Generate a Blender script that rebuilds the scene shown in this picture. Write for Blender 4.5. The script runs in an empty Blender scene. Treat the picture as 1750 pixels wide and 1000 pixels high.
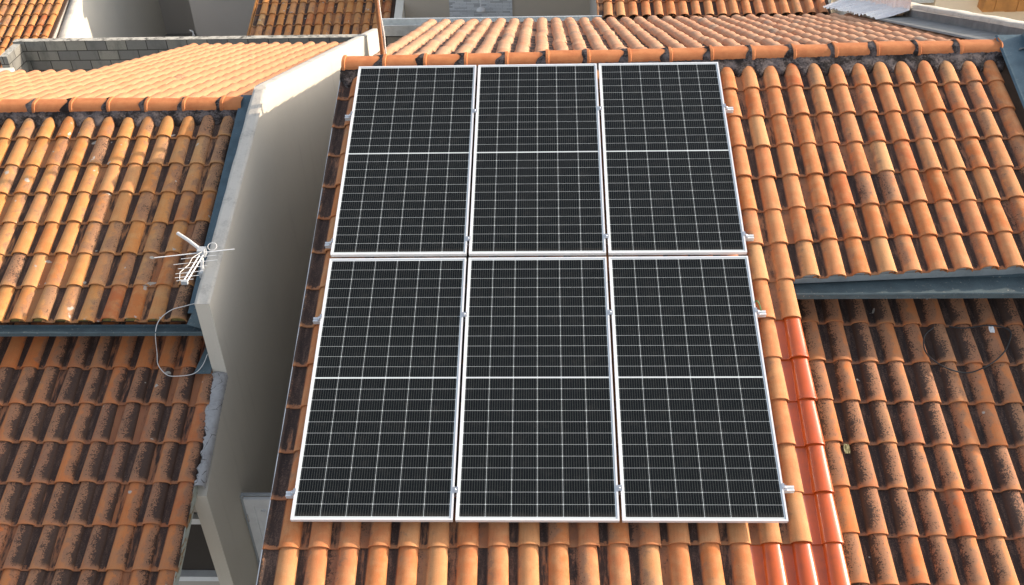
import bpy, math, random
import numpy as np
from mathutils import Vector, Matrix

random.seed(7)
rng = np.random.default_rng(11)
S = bpy.context.scene
COL = S.collection

# ------------------------------------------------------------------ camera
cam = bpy.data.cameras.new("camera")
cam.sensor_width = 36.0
cam.lens = 36.0 * 1683.726 / 1750.0
cam.clip_start = 0.1
cam.clip_end = 2000.0
co = bpy.data.objects.new("camera", cam)
COL.objects.link(co)
R_ = Vector((0.99944348, 0.02361315, -0.02356179))
D_ = Vector((-0.00491851, -0.59429973, -0.8042286))
F_ = Vector((-0.03299314, 0.80389691, -0.59385285))
CP = Vector((1.7789351, -8.89169283, 9.85664425))
co.matrix_world = Matrix(((R_.x, -D_.x, -F_.x, CP.x), (R_.y, -D_.y, -F_.y, CP.y),
                          (R_.z, -D_.z, -F_.z, CP.z), (0, 0, 0, 1)))
S.camera = co

# ------------------------------------------------------------------ light
SUN = Vector((0.93, 0.25, 0.393)).normalized()
w = bpy.data.worlds.new("World")
S.world = w
w.use_nodes = True
nt = w.node_tree
bg = nt.nodes["Background"]
sky = nt.nodes.new("ShaderNodeTexSky")
sky.sky_type = 'NISHITA'
sky.sun_disc = False
sky.sun_elevation = math.asin(SUN.z)
sky.sun_rotation = math.atan2(SUN.x, SUN.y)
sky.altitude = 600
sky.air_density = 1.0
sky.dust_density = 4.0
sky.ozone_density = 0.6
hs = nt.nodes.new("ShaderNodeHueSaturation")
hs.inputs["Saturation"].default_value = 0.5        # thin haze whitens the sky
nt.links.new(sky.outputs[0], hs.inputs["Color"])
nt.links.new(hs.outputs[0], bg.inputs[0])
bg.inputs[1].default_value = 0.15
sl = bpy.data.lights.new("sun", 'SUN')
sl.energy = 2.9
sl.angle = math.radians(0.6)
sl.color = (1.0, 0.82, 0.64)
so = bpy.data.objects.new("sun", sl)
COL.objects.link(so)
so.location = (20, 6, 20)
so.rotation_euler = SUN.to_track_quat('Z', 'Y').to_euler()
S.view_settings.view_transform = 'Standard'
S.view_settings.look = 'None'
S.view_settings.gamma = 1.0
S.view_settings.exposure = 1.02

# ------------------------------------------------------------------ frame of the main roof plane
TH = math.radians(18.5)
cT, sT = math.cos(TH), math.sin(TH)
Z0 = 6.0
GZ = -0.8            # ground level


def P(u, v, n=0.0):
    """u right, v down the front slope, n height above the panel glass plane"""
    return Vector((u, -v * cT - n * sT, Z0 - v * sT + n * cT))


# ------------------------------------------------------------------ helpers
ROOT = {}


def tag(o, label=None, cat=None, group=None, kind=None):
    if label: o["label"] = label
    if cat: o["category"] = cat
    if group: o["group"] = group
    if kind: o["kind"] = kind
    return o


def thing(name, loc, label, cat, group=None, mat=None):
    o = bpy.data.objects.new(name, None)
    COL.objects.link(o)
    o.empty_display_size = 0.2
    M = mat if mat is not None else Matrix.Translation(Vector(loc))
    o.matrix_world = M
    ROOT[o.name] = M.copy()
    return tag(o, label, cat, group)


class MB:
    def __init__(self):
        self.v, self.f, self.m, self.s = [], [], [], []

    def add(self, vs, fs, mi=0, smooth=False):
        b = len(self.v)
        self.v += [tuple(x) for x in vs]
        self.f += [tuple(i + b for i in f) for f in fs]
        self.m += [mi] * len(fs)
        self.s += [smooth] * len(fs)
        return self

    def box(self, a, b, mi=0):
        x0, y0, z0 = a; x1, y1, z1 = b
        return self.add([(x0, y0, z0), (x1, y0, z0), (x1, y1, z0), (x0, y1, z0),
                         (x0, y0, z1), (x1, y0, z1), (x1, y1, z1), (x0, y1, z1)],
                        [(0, 3, 2, 1), (4, 5, 6, 7), (0, 1, 5, 4), (1, 2, 6, 5), (2, 3, 7, 6), (3, 0, 4, 7)], mi)

    def hexa(self, p, mi=0):
        """8 points: bottom ring 0-3, top ring 4-7"""
        return self.add(p, [(0, 3, 2, 1), (4, 5, 6, 7), (0, 1, 5, 4), (1, 2, 6, 5), (2, 3, 7, 6), (3, 0, 4, 7)], mi)

    def obox(self, c, ex, ey, ez, mi=0):
        c, ex, ey, ez = Vector(c), Vector(ex), Vector(ey), Vector(ez)
        return self.hexa([c - ex - ey - ez, c + ex - ey - ez, c + ex + ey - ez, c - ex + ey - ez,
                          c - ex - ey + ez, c + ex - ey + ez, c + ex + ey + ez, c - ex + ey + ez], mi)

    def prism(self, poly, a, b, f, mi=0, smooth=False):
        """polygon (p,q) extruded; f(p,q,t) -> point, t in (a,b)"""
        n = len(poly)
        vs = [f(p, q, a) for p, q in poly] + [f(p, q, b) for p, q in poly]
        fs = [(i, (i + 1) % n, n + (i + 1) % n, n + i) for i in range(n)]
        self.add(vs, fs, mi, smooth)
        self.add(vs, [tuple(range(n))[::-1], tuple(range(n, 2 * n))], mi)
        return self

    def tube(self, pts, r, k=8, mi=0, cap=True):
        pts = [Vector(p) for p in pts]
        rs = r if isinstance(r, (list, tuple)) else [r] * len(pts)
        vs, fs = [], []
        up = None
        for i, p in enumerate(pts):
            t = (pts[min(i + 1, len(pts) - 1)] - pts[max(i - 1, 0)]).normalized()
            if up is None:
                up = t.orthogonal().normalized()
            up = (up - t * up.dot(t)).normalized()
            s = t.cross(up)
            for j in range(k):
                a = 2 * math.pi * j / k
                vs.append(p + (up * math.cos(a) + s * math.sin(a)) * rs[i])
        for i in range(len(pts) - 1):
            for j in range(k):
                fs.append((i * k + j, i * k + (j + 1) % k, (i + 1) * k + (j + 1) % k, (i + 1) * k + j))
        self.add(vs, fs, mi, True)
        if cap:
            self.add(vs, [tuple(range(k))[::-1], tuple(range((len(pts) - 1) * k, len(pts) * k))], mi)
        return self

    def lathe(self, prof, c, axis=Vector((0, 0, 1)), k=20, mi=0):
        axis = Vector(axis).normalized()
        a = axis.orthogonal().normalized(); b = axis.cross(a)
        vs, fs = [], []
        for r, h in prof:
            for j in range(k):
                t = 2 * math.pi * j / k
                vs.append(Vector(c) + axis * h + (a * math.cos(t) + b * math.sin(t)) * r)
        for i in range(len(prof) - 1):
            for j in range(k):
                fs.append((i * k + j, i * k + (j + 1) % k, (i + 1) * k + (j + 1) % k, (i + 1) * k + j))
        return self.add(vs, fs, mi, True)

    def grid(self, rows, mi=0, smooth=True):
        n, m = len(rows), len(rows[0])
        vs = [p for r in rows for p in r]
        fs = [(i * m + j, i * m + j + 1, (i + 1) * m + j + 1, (i + 1) * m + j) for i in range(n - 1) for j in range(m - 1)]
        return self.add(vs, fs, mi, smooth)

    def build(self, name, mats, parent=None, local=False):
        me = bpy.data.meshes.new(name)
        vs = self.v
        o = bpy.data.objects.new(name, me)
        if parent is not None:
            M = ROOT[parent.name]
            if not local:
                Mi = M.inverted()
                vs = [tuple(Mi @ Vector(p)) for p in vs]
            o.parent = parent
            ROOT[o.name] = M.copy()
        me.from_pydata(vs, [], self.f)
        for m in (mats if isinstance(mats, (list, tuple)) else [mats]):
            me.materials.append(m)
        me.polygons.foreach_set("material_index", self.m)
        me.polygons.foreach_set("use_smooth", self.s)
        me.update()
        COL.objects.link(o)
        if parent is not None:
            ROOT[o.name] = ROOT[parent.name].copy()
        return o


def base_at(o, loc):
    """move a parentless mesh object's origin to its base"""
    d = Vector(loc)
    o.data.transform(Matrix.Translation(-d))
    o.location = d
    return o


# ------------------------------------------------------------------ materials
def newmat(name):
    m = bpy.data.materials.new(name)
    m.use_nodes = True
    t = m.node_tree
    b = t.nodes["Principled BSDF"]
    return m, t, b


class N:
    """tiny node helper"""
    def __init__(self, t):
        self.t = t

    def node(self, ty, **kw):
        n = self.t.nodes.new(ty)
        for k, v in kw.items():
            setattr(n, k, v)
        return n

    def link(self, a, b):
        self.t.links.new(a, b)

    def val(self, sock, x):
        if hasattr(x, "default_value") or hasattr(x, "is_output"):
            self.t.links.new(x, sock)
        else:
            sock.default_value = x

    def math(self, op, a, b=0.0, c=None, clamp=False):
        n = self.node("ShaderNodeMath", operation=op, use_clamp=clamp)
        self.val(n.inputs[0], a); self.val(n.inputs[1], b)
        if c is not None: self.val(n.inputs[2], c)
        return n.outputs[0]

    def mix(self, fac, a, b, blend='MIX'):
        n = self.node("ShaderNodeMix", data_type='RGBA', blend_type=blend, clamp_factor=True)
        self.val(n.inputs[0], fac)
        for s, x in ((n.inputs[6], a), (n.inputs[7], b)):
            if isinstance(x, tuple): s.default_value = (*x, 1) if len(x) == 3 else x
            else: self.link(x, s)
        return n.outputs[2]

    def noise(self, vec, scale, detail=4, rough=0.55, dist=0.0, dim='3D'):
        n = self.node("ShaderNodeTexNoise", noise_dimensions=dim)
        if vec is not None: self.link(vec, n.inputs["Vector"])
        n.inputs["Scale"].default_value = scale
        n.inputs["Detail"].default_value = detail
        n.inputs["Roughness"].default_value = rough
        n.inputs["Distortion"].default_value = dist
        return n.outputs["Fac"]

    def smooth(self, x, lo, hi):
        n = self.node("ShaderNodeMapRange", interpolation_type='SMOOTHSTEP')
        self.val(n.inputs[0], x)
        self.val(n.inputs[1], lo); self.val(n.inputs[2], hi)
        n.inputs[3].default_value = 0; n.inputs[4].default_value = 1
        return n.outputs[0]

    def coord(self, which="Object"):
        return self.node("ShaderNodeTexCoord").outputs[which]

    def mapping(self, vec, sc=(1, 1, 1), rot=(0, 0, 0), loc=(0, 0, 0)):
        n = self.node("ShaderNodeMapping")
        self.link(vec, n.inputs[0])
        n.inputs[1].default_value = loc; n.inputs[2].default_value = rot; n.inputs[3].default_value = sc
        return n.outputs[0]

    def bump(self, h, strength, dist, b):
        n = self.node("ShaderNodeBump")
        n.inputs["Strength"].default_value = strength
        n.inputs["Distance"].default_value = dist
        self.link(h, n.inputs["Height"])
        self.link(n.outputs[0], b.inputs["Normal"])


def ramp(g, fac, stops):
    n = g.node("ShaderNodeValToRGB")
    e = n.color_ramp.elements
    while len(e) < len(stops): e.new(0.5)
    for el, (p, c) in zip(e, stops):
        el.position = p; el.color = (*c, 1)
    g.val(n.inputs[0], fac)
    return n.outputs[0]


def tile_mat(name, cols, spots=0.0, pale=(0.5, 0.48, 0.42), film=(0.30, 0.22, 0.14), film_amt=0.35):
    m, t, b = newmat(name)
    g = N(t)
    at = g.node("ShaderNodeAttribute", attribute_name="tile")
    sp = g.node("ShaderNodeSeparateColor"); g.link(at.outputs["Color"], sp.inputs[0])
    rr, gd, bp = sp.outputs[0], sp.outputs[1], sp.outputs[2]
    al = at.outputs["Alpha"]
    uv = g.node("ShaderNodeUVMap", uv_map="uv").outputs[0]
    su = g.node("ShaderNodeSeparateXYZ"); g.link(uv, su.inputs[0])
    ux, uw = su.outputs[0], su.outputs[1]
    ob = g.coord("Object")
    # each tile samples its own piece of the noise field
    off = g.node("ShaderNodeVectorMath", operation='SCALE')
    g.link(at.outputs["Color"], off.inputs[0]); off.inputs["Scale"].default_value = 17.0
    ad = g.node("ShaderNodeVectorMath", operation='ADD'); g.link(ob, ad.inputs[0]); g.link(off.outputs[0], ad.inputs[1])
    tv = ad.outputs[0]
    base = ramp(g, rr, cols)
    # firing and clay variation within a tile
    n1 = g.noise(tv, 9, 4, 0.6)
    base = g.mix(g.smooth(n1, 0.35, 0.75), base, g.mix(0.55, base, cols[-1][1]))
    streak = g.noise(g.mapping(uv, (60, 4, 1)), 1.0, 3, 0.6)
    base = g.mix(g.math('MULTIPLY', g.smooth(streak, 0.45, 0.75), 0.22), base, (0.30, 0.12, 0.05))
    grain = g.noise(tv, 160, 3, 0.7)
    base = g.mix(g.math('MULTIPLY', g.smooth(grain, 0.35, 0.75), 0.25), base, g.mix(0.7, base, (0.2, 0.1, 0.05)))
    pit = g.noise(tv, 210, 2, 0.6)
    base = g.mix(g.math('MULTIPLY', g.smooth(pit, 0.66, 0.72), 0.75), base, (0.085, 0.055, 0.04))
    blot = g.noise(tv, 24, 5, 0.7)
    base = g.mix(g.math('MULTIPLY', g.smooth(blot, 0.52, 0.72), 0.30), base, (0.34, 0.17, 0.09))
    # brownish weather film
    fl = g.math('ADD', g.noise(tv, 5, 5, 0.6), g.math('MULTIPLY', gd, 0.55))
    base = g.mix(g.math('MULTIPLY', g.smooth(fl, 0.62, 1.0), film_amt), base, film)
    # black lichen: fine grains whose density follows patches, thicker on one flank
    speck = g.noise(tv, 110, 4, 0.75)
    patch = g.noise(tv, 10, 4, 0.6, 0.4)
    side = g.math('MULTIPLY', g.math('SUBTRACT', 0.0, ux), al)      # signed by roof
    den = g.math('ADD', g.math('MULTIPLY', g.math('SUBTRACT', patch, 0.5), 1.5), g.math('SUBTRACT', g.math('MULTIPLY', gd, 1.15), 0.53))
    den = g.math('ADD', den, g.math('MULTIPLY', side, 6.0))
    den = g.math('MULTIPLY', den, g.smooth(uw, -0.02, 0.10), clamp=True)                 # rain washed lower rim
    film2 = g.math('MULTIPLY', g.smooth(g.math('ADD', den, g.math('MULTIPLY', g.math('SUBTRACT', speck, 0.5), 0.5)), 0.06, 0.30), 0.62)
    base = g.mix(film2, base, (0.29, 0.165, 0.105))
    speck2 = g.noise(tv, 75, 4, 0.8)
    grains = g.smooth(speck2, g.math('SUBTRACT', 0.655, g.math('MULTIPLY', den, 0.20)), g.math('SUBTRACT', 0.695, g.math('MULTIPLY', den, 0.20)))
    lich = g.math('MULTIPLY', grains, g.smooth(den, 0.0, 0.2))
    speck2_ = g.noise(tv, 62, 5, 0.75)
    heavy = g.math('ADD', g.math('ADD', g.math('MULTIPLY', gd, 0.66), g.math('MULTIPLY', side, 6.0)), g.math('ADD', g.math('MULTIPLY', patch, 0.75), g.math('MULTIPLY', speck2_, 0.9)))
    heavy = g.math('MULTIPLY', g.smooth(heavy, 1.75, 1.86), g.smooth(uw, 0.008, 0.06))
    lich = g.math('MAXIMUM', lich, g.math('MULTIPLY', heavy, 0.95))
    # pans: brown film everywhere, black growth in ragged streaks
    inpan = g.math('MULTIPLY', g.smooth(ux, -0.178, -0.160), g.math('SUBTRACT', 1.0, g.smooth(ux, -0.084, -0.066)))
    tip = g.smooth(g.math('ADD', uw, g.math('MULTIPLY', g.math('SUBTRACT', g.noise(tv, 40, 3), 0.5), 0.10)), 0.016, 0.036)
    pstr = g.noise(g.mapping(uv, (26, 5, 1)), 1.0, 5, 0.65)
    pn = g.node("ShaderNodeTexNoise", noise_dimensions='3D')
    pv = g.node("ShaderNodeVectorMath", operation='ADD'); g.link(g.mapping(uv, (30, 5, 1)), pv.inputs[0]); g.link(off.outputs[0], pv.inputs[1])
    g.link(pv.outputs[0], pn.inputs["Vector"]); pn.inputs["Scale"].default_value = 1.0; pn.inputs["Detail"].default_value = 5; pn.inputs["Roughness"].default_value = 0.65
    pp = g.math('ADD', g.math('ADD', g.math('MULTIPLY', pn.outputs["Fac"], 0.8), g.math('MULTIPLY', bp, 0.6)), g.math('MULTIPLY', speck, 0.25))
    pan = g.math('MULTIPLY', g.math('MULTIPLY', inpan, tip), g.smooth(pp, 0.80, 0.96))
    base = g.mix(g.math('MULTIPLY', inpan, 0.5), base, (0.22, 0.105, 0.065))
    base = g.mix(g.math('MULTIPLY', lich, 0.93), base, (0.050, 0.036, 0.031))
    pancol = g.mix(g.smooth(g.math('ADD', speck, g.math('MULTIPLY', g.math('SUBTRACT', pn.outputs['Fac'], 0.5), -0.9)), 0.42, 0.78), (0.040, 0.029, 0.026), (0.16, 0.10, 0.075))
    base = g.mix(g.math('MULTIPLY', pan, 0.95), base, pancol)
    if spots > 0:
        sv = g.noise(ob, 11, 2, 0.4)
        base = g.mix(g.math('MULTIPLY', g.smooth(sv, 0.80 - spots, 0.815 - spots), 0.8), base, pale)
    g.link(base, b.inputs["Base Color"])
    b.inputs["Roughness"].default_value = 0.82
    b.inputs["Specular IOR Level"].default_value = 0.25
    h = g.math('ADD', g.math('MULTIPLY', grain, 0.5), g.math('ADD', n1, g.math('MULTIPLY', lich, 0.5)))
    g.bump(h, 0.35, 0.004, b)
    return m


ORANGE = (0.56, 0.182, 0.054); SALMON = (0.58, 0.208, 0.084); BUFF = (0.60, 0.270, 0.108); RED = (0.45, 0.115, 0.042)
M_tile = tile_mat("terracotta_tile", [(0.0, RED), (0.16, ORANGE), (0.55, SALMON), (0.85, BUFF), (1.0, (0.64, 0.36, 0.17))], 0.0)
M_tile_spot = tile_mat("terracotta_lichen_spots", [(0.0, RED), (0.15, ORANGE), (0.5, (0.62, 0.26, 0.075)), (0.85, BUFF), (1.0, (0.62, 0.36, 0.15))], 0.085)
M_tile_low = tile_mat("terracotta_weathered", [(0.0, RED), (0.4, (0.60, 0.175, 0.05)), (0.8, (0.60, 0.20, 0.066)), (1.0, (0.60, 0.25, 0.09))], 0.04, film_amt=0.30)
M_tile_rear = tile_mat("terracotta_pale", [(0.0, (0.50, 0.22, 0.12)), (0.4, (0.54, 0.27, 0.155)), (1.0, (0.56, 0.33, 0.20))], 0.0,
                       film=(0.30, 0.26, 0.21), film_amt=0.75)
M_tile_new = tile_mat("terracotta_new", [(0.0, (0.56, 0.25, 0.12)), (0.5, (0.58, 0.27, 0.135)), (1.0, (0.60, 0.31, 0.16))], 0.0, film_amt=0.1)


def simple(name, col, rough=0.6, metal=0.0, var=0.12, scale=8, bump=0.0, bscale=60, spec=0.5, col2=None, coat=0.0):
    m, t, b = newmat(name)
    g = N(t)
    ob = g.coord("Object")
    n = g.noise(ob, scale, 5, 0.6)
    c2 = col2 or tuple(max(0, x * (1 - 2.2 * var)) for x in col)
    base = g.mix(g.smooth(n, 0.3, 0.75), col, c2)
    g.link(base, b.inputs["Base Color"])
    b.inputs["Roughness"].default_value = rough
    b.inputs["Metallic"].default_value = metal
    b.inputs["Specular IOR Level"].default_value = spec
    b.inputs["Coat Weight"].default_value = coat
    if bump:
        g.bump(g.noise(ob, bscale, 5, 0.65), bump, 0.01, b)
    return m


def plaster(name, col, stain=0.25, scol=(0.30, 0.27, 0.22)):
    m, t, b = newmat(name)
    g = N(t)
    ob = g.coord("Object")
    big = g.noise(ob, 0.9, 5, 0.6)
    st = g.noise(g.mapping(ob, (5, 5, 0.45)), 1.0, 5, 0.65)
    fine = g.noise(ob, 90, 3, 0.7)
    c = g.mix(g.math('MULTIPLY', g.smooth(big, 0.3, 0.8), 0.35), col, tuple(x * 0.82 for x in col))
    c = g.mix(g.math('MULTIPLY', g.smooth(st, 0.55, 0.85), stain), c, scol)
    c = g.mix(g.math('MULTIPLY', g.smooth(fine, 0.4, 0.8), 0.10), c, tuple(x * 0.6 for x in col))
    g.link(c, b.inputs["Base Color"])
    b.inputs["Roughness"].default_value = 0.9
    b.inputs["Specular IOR Level"].default_value = 0.2
    g.bump(g.math('ADD', fine, g.noise(ob, 14, 4)), 0.25, 0.006, b)
    return m


def concrete(name, a=(0.40, 0.385, 0.36), bcol=(0.13, 0.125, 0.115), lo=0.42, hi=0.75, crack=True):
    m, t, b = newmat(name)
    g = N(t)
    ob = g.coord("Object")
    n = g.math('ADD', g.math('MULTIPLY', g.noise(ob, 6, 6, 0.65), 0.65), g.math('MULTIPLY', g.noise(ob, 55, 5, 0.7), 0.35))
    c = g.mix(g.smooth(n, lo, hi), a, bcol)
    if crack:
        vo = g.node("ShaderNodeTexVoronoi", feature='DISTANCE_TO_EDGE')
        g.link(g.mapping(ob, (1, 1, 1)), vo.inputs["Vector"]); vo.inputs["Scale"].default_value = 4.5
        c = g.mix(g.math('SUBTRACT', 1.0, g.smooth(g.math('ADD', vo.outputs["Distance"], g.math('MULTIPLY', g.noise(ob, 20, 4), 0.05)), 0.026, 0.036)), c, (0.10, 0.095, 0.085))
    g.link(c, b.inputs["Base Color"])
    b.inputs["Roughness"].default_value = 0.95
    b.inputs["Specular IOR Level"].default_value = 0.2
    g.bump(n, 0.6, 0.012, b)
    return m


def block_mat():
    m, t, b = newmat("concrete_blocks")
    g = N(t)
    ob = g.coord("Object")
    sx = g.node("ShaderNodeSeparateXYZ"); g.link(ob, sx.inputs[0])
    cb = g.node("ShaderNodeCombineXYZ")
    g.link(g.math('ADD', sx.outputs[0], sx.outputs[1]), cb.inputs[0]); g.link(sx.outputs[2], cb.inputs[1])
    br = g.node("ShaderNodeTexBrick", offset=0.5, squash=1.0)
    g.link(cb.outputs[0], br.inputs["Vector"])
    br.inputs["Scale"].default_value = 1.0
    br.inputs["Mortar Size"].default_value = 0.009
    br.inputs["Mortar Smooth"].default_value = 0.2
    br.inputs["Bias"].default_value = 0.0
    br.inputs["Brick Width"].default_value = 0.40
    br.inputs["Row Height"].default_value = 0.20
    br.inputs["Color1"].default_value = (0.30, 0.29, 0.25, 1)
    br.inputs["Color2"].default_value = (0.17, 0.17, 0.165, 1)
    br.inputs["Mortar"].default_value = (0.055, 0.05, 0.045, 1)
    st = g.noise(g.mapping(ob, (3, 3, 1.2)), 1.6, 6, 0.65)
    c = g.mix(g.math('MULTIPLY', g.smooth(st, 0.45, 0.75), 0.7), br.outputs["Color"], (0.09, 0.095, 0.085))
    sp = g.noise(ob, 40, 4, 0.7)
    c = g.mix(g.math('MULTIPLY', g.smooth(sp, 0.45, 0.8), 0.4), c, (0.12, 0.13, 0.10))
    # sunlight on the wall top, painted as a paler tone on upward faces
    ge = g.node("ShaderNodeNewGeometry")
    sn = g.node("ShaderNodeSeparateXYZ"); g.link(ge.outputs["Normal"], sn.inputs[0])
    c = g.mix(g.math('MULTIPLY', g.smooth(sn.outputs[2], 0.6, 0.9), g.smooth(g.noise(ob, 8, 5, .7), 0.7, 0.4)), c, (0.52, 0.50, 0.43))
    g.link(c, b.inputs["Base Color"])
    b.inputs["Roughness"].default_value = 0.95
    g.bump(g.math('ADD', g.math('MULTIPLY', br.outputs["Fac"], -1.0), g.math('MULTIPLY', sp, 0.4)), 0.7, 0.02, b)
    return m


def mosaic_mat():
    m, t, b = newmat("strip_stone_mosaic")
    g = N(t)
    ob = g.coord("Object")
    sx = g.node("ShaderNodeSeparateXYZ"); g.link(ob, sx.inputs[0])
    cb = g.node("ShaderNodeCombineXYZ"); g.link(sx.outputs[0], cb.inputs[0]); g.link(sx.outputs[2], cb.inputs[1])
    br = g.node("ShaderNodeTexBrick", offset=0.37, offset_frequency=3, squash=0.6, squash_frequency=2)
    g.link(cb.outputs[0], br.inputs["Vector"])
    br.inputs["Scale"].default_value = 1.0
    br.inputs["Mortar Size"].default_value = 0.002
    br.inputs["Brick Width"].default_value = 0.26
    br.inputs["Row Height"].default_value = 0.032
    br.inputs["Bias"].default_value = -0.55
    br.inputs["Color1"].default_value = (0.80, 0.82, 0.82, 1)
    br.inputs["Color2"].default_value = (0.10, 0.095, 0.09, 1)
    br.inputs["Mortar"].default_value = (0.3, 0.3, 0.3, 1)
    g.link(br.outputs["Color"], b.inputs["Base Color"])
    b.inputs["Roughness"].default_value = 0.5
    return m


def rusty_mat(name, paint, rust=(0.20, 0.085, 0.03), lo=0.5, hi=0.62):
    m, t, b = newmat(name)
    g = N(t)
    ob = g.coord("Object")
    n = g.noise(g.mapping(ob, (6, 2.2, 6)), 2.2, 6, 0.68)
    n2 = g.noise(ob, 60, 4, 0.7)
    r = g.mix(g.smooth(n2, 0.3, 0.7), rust, tuple(x * 1.8 for x in rust))
    c = g.mix(g.smooth(n, lo, hi), paint, r)
    g.link(c, b.inputs["Base Color"])
    b.inputs["Roughness"].default_value = 0.7
    g.bump(n2, 0.3, 0.003, b)
    return m


def galv_mat(name, col, rough=0.45, metal=0.6, dirt=0.5, dcol=(0.24, 0.23, 0.20)):
    m, t, b = newmat(name)
    g = N(t)
    ob = g.coord("Object")
    n = g.noise(ob, 7, 5, 0.6)
    sp = g.noise(ob, 45, 3, 0.6)
    c = g.mix(g.smooth(n, 0.3, 0.75), col, tuple(x * 0.72 for x in col))
    c = g.mix(g.math('MULTIPLY', g.smooth(sp, 0.64, 0.72), dirt), c, dcol)
    g.link(c, b.inputs["Base Color"])
    gr = g.noise(ob, 150, 3, 0.7)
    c = g.mix(g.math('MULTIPLY', g.smooth(gr, 0.52, 0.66), dirt * 0.6), c, tuple(x * 0.45 for x in col))
    b_sp = g.noise(ob, 70, 2, 0.5)
    c = g.mix(g.math('MULTIPLY', g.smooth(b_sp, 0.70, 0.75), dirt), c, dcol)
    g.link(c, b.inputs["Base Color"])
    b.inputs["Metallic"].default_value = metal
    g.link(g.math('ADD', rough - 0.1, g.math('MULTIPLY', n, 0.3)), b.inputs["Roughness"])
    g.bump(g.noise(ob, 5, 3), 0.25, 0.02, b)
    return m


M_glaze = None


def glaze():
    m, t, b = newmat("glazed_tile")
    g = N(t)
    at = g.node("ShaderNodeAttribute", attribute_name="tile")
    sp = g.node("ShaderNodeSeparateColor"); g.link(at.outputs["Color"], sp.inputs[0])
    ob = g.coord("Object")
    n = g.noise(ob, 12, 4, 0.6)
    c = g.mix(sp.outputs[0], (0.56, 0.080, 0.010), (0.62, 0.11, 0.014))
    c = g.mix(g.smooth(n, 0.35, 0.8), c, (0.48, 0.085, 0.02))
    g.link(c, b.inputs["Base Color"])
    b.inputs["Roughness"].default_value = 0.4
    b.inputs["Coat Weight"].default_value = 0.75
    b.inputs["Coat Roughness"].default_value = 0.1
    g.bump(g.noise(ob, 18, 3), 0.12, 0.01, b)
    return m


M_glaze = glaze()
M_bluefl = galv_mat('blue_flashing', (0.085, 0.145, 0.18), 0.5, 0.15, 0.45, (0.30, 0.32, 0.32))
M_ridge = simple("ridge_tile_clay", (0.55, 0.215, 0.085), 0.8, var=0.10, scale=9, bump=0.25, spec=0.2, col2=(0.45, 0.155, 0.06))
M_mortar = concrete("ridge_mortar", (0.15, 0.125, 0.12), (0.022, 0.018, 0.017), 0.40, 0.56, crack=False)
M_mortar_pale = concrete("grey_mortar", (0.42, 0.41, 0.40), (0.22, 0.21, 0.20), 0.42, 0.75, crack=True)
M_wall = plaster("cream_plaster", (0.66, 0.61, 0.52), 0.28)
M_wall_top = concrete("weathered_wall_cap", (0.56, 0.53, 0.47), (0.30, 0.28, 0.25), 0.45, 0.78, crack=False)
M_wall_grey = plaster("grey_plaster", (0.50, 0.46, 0.41), 0.15)
M_wall_beige = plaster("beige_plaster", (0.62, 0.54, 0.43), 0.2)
M_wall_white = plaster("white_plaster", (0.80, 0.76, 0.66), 0.08)
M_block = block_mat()
M_mosaic = mosaic_mat()
M_under = simple("roof_underlay", (0.10, 0.06, 0.04), 0.9)
M_alu = simple("anodised_aluminium", (0.88, 0.89, 0.90), 0.42, 0.2, var=0.03, scale=3)
M_rail = simple("rail_aluminium", (0.82, 0.84, 0.85), 0.4, 0.4, var=0.03, scale=5)
M_galv = galv_mat("painted_gutter_steel", (0.095, 0.138, 0.155), 0.6, 0.1, 0.9, (0.34, 0.33, 0.30))
M_gutback = galv_mat("gutter_back_steel", (0.50, 0.53, 0.54), 0.45, 0.3, 0.3)
M_zinc = galv_mat("zinc_gutter", (0.60, 0.64, 0.65), 0.4, 0.5, 0.1)
M_greyfl = galv_mat("grey_flashing", (0.20, 0.205, 0.205), 0.7, 0.1, 0.25)
M_white_paint = simple("white_paint", (0.86, 0.87, 0.87), 0.45, var=0.05)
M_grey_paint = simple("grey_paint", (0.42, 0.45, 0.47), 0.5, var=0.06)
M_rustboard = rusty_mat("rusty_white_flashing", (0.50, 0.53, 0.46), rust=(0.22, 0.12, 0.04), lo=0.48, hi=0.60)
M_rust = rusty_mat("rust", (0.24, 0.09, 0.04), lo=0.3, hi=0.6)
M_recess_shade = simple("recess_shade", (0.02, 0.02, 0.02), 0.7)
M_black = simple("black_rubber", (0.02, 0.02, 0.022), 0.5)
M_pvc = simple("white_pvc", (0.78, 0.77, 0.74), 0.4, var=0.04)
M_green = simple("green_wire", (0.06, 0.33, 0.10), 0.4)
M_bolt = simple("stainless_bolt", (0.75, 0.76, 0.77), 0.25, 0.9, var=0.02)
M_wood = simple("varnished_wood", (0.42, 0.19, 0.05), 0.4, var=0.2, scale=4)
M_ground = concrete("ground_cement", (0.30, 0.28, 0.25), (0.16, 0.15, 0.13), 0.4, 0.7, crack=False)
M_leaf = simple("dry_leaf", (0.30, 0.27, 0.12), 0.7, var=0.2, scale=60)
M_paper = simple("paper_scrap", (0.75, 0.77, 0.78), 0.7, var=0.05)
M_dim_pane = simple("dim_interior_pane", (0.055, 0.045, 0.038), 0.35, var=0.05)  # opaque brown, the dimness of the room behind painted into the pane


def foil_mat():
    m, t, b = newmat("crinkled_foil")
    g = N(t)
    ob = g.coord("Object")
    n = g.noise(g.mapping(ob, (2, 9, 3)), 2.0, 6, 0.65, 0.6)
    b.inputs["Base Color"].default_value = (0.95, 0.91, 0.89, 1)
    b.inputs["Metallic"].default_value = 0.55
    b.inputs["Roughness"].default_value = 0.24
    g.bump(n, 0.9, 0.05, b)
    return m


M_foil = foil_mat()
M_filler = simple("mossy_mortar_filler", (0.26, 0.21, 0.06), 0.95, var=0.2, scale=30)


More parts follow.
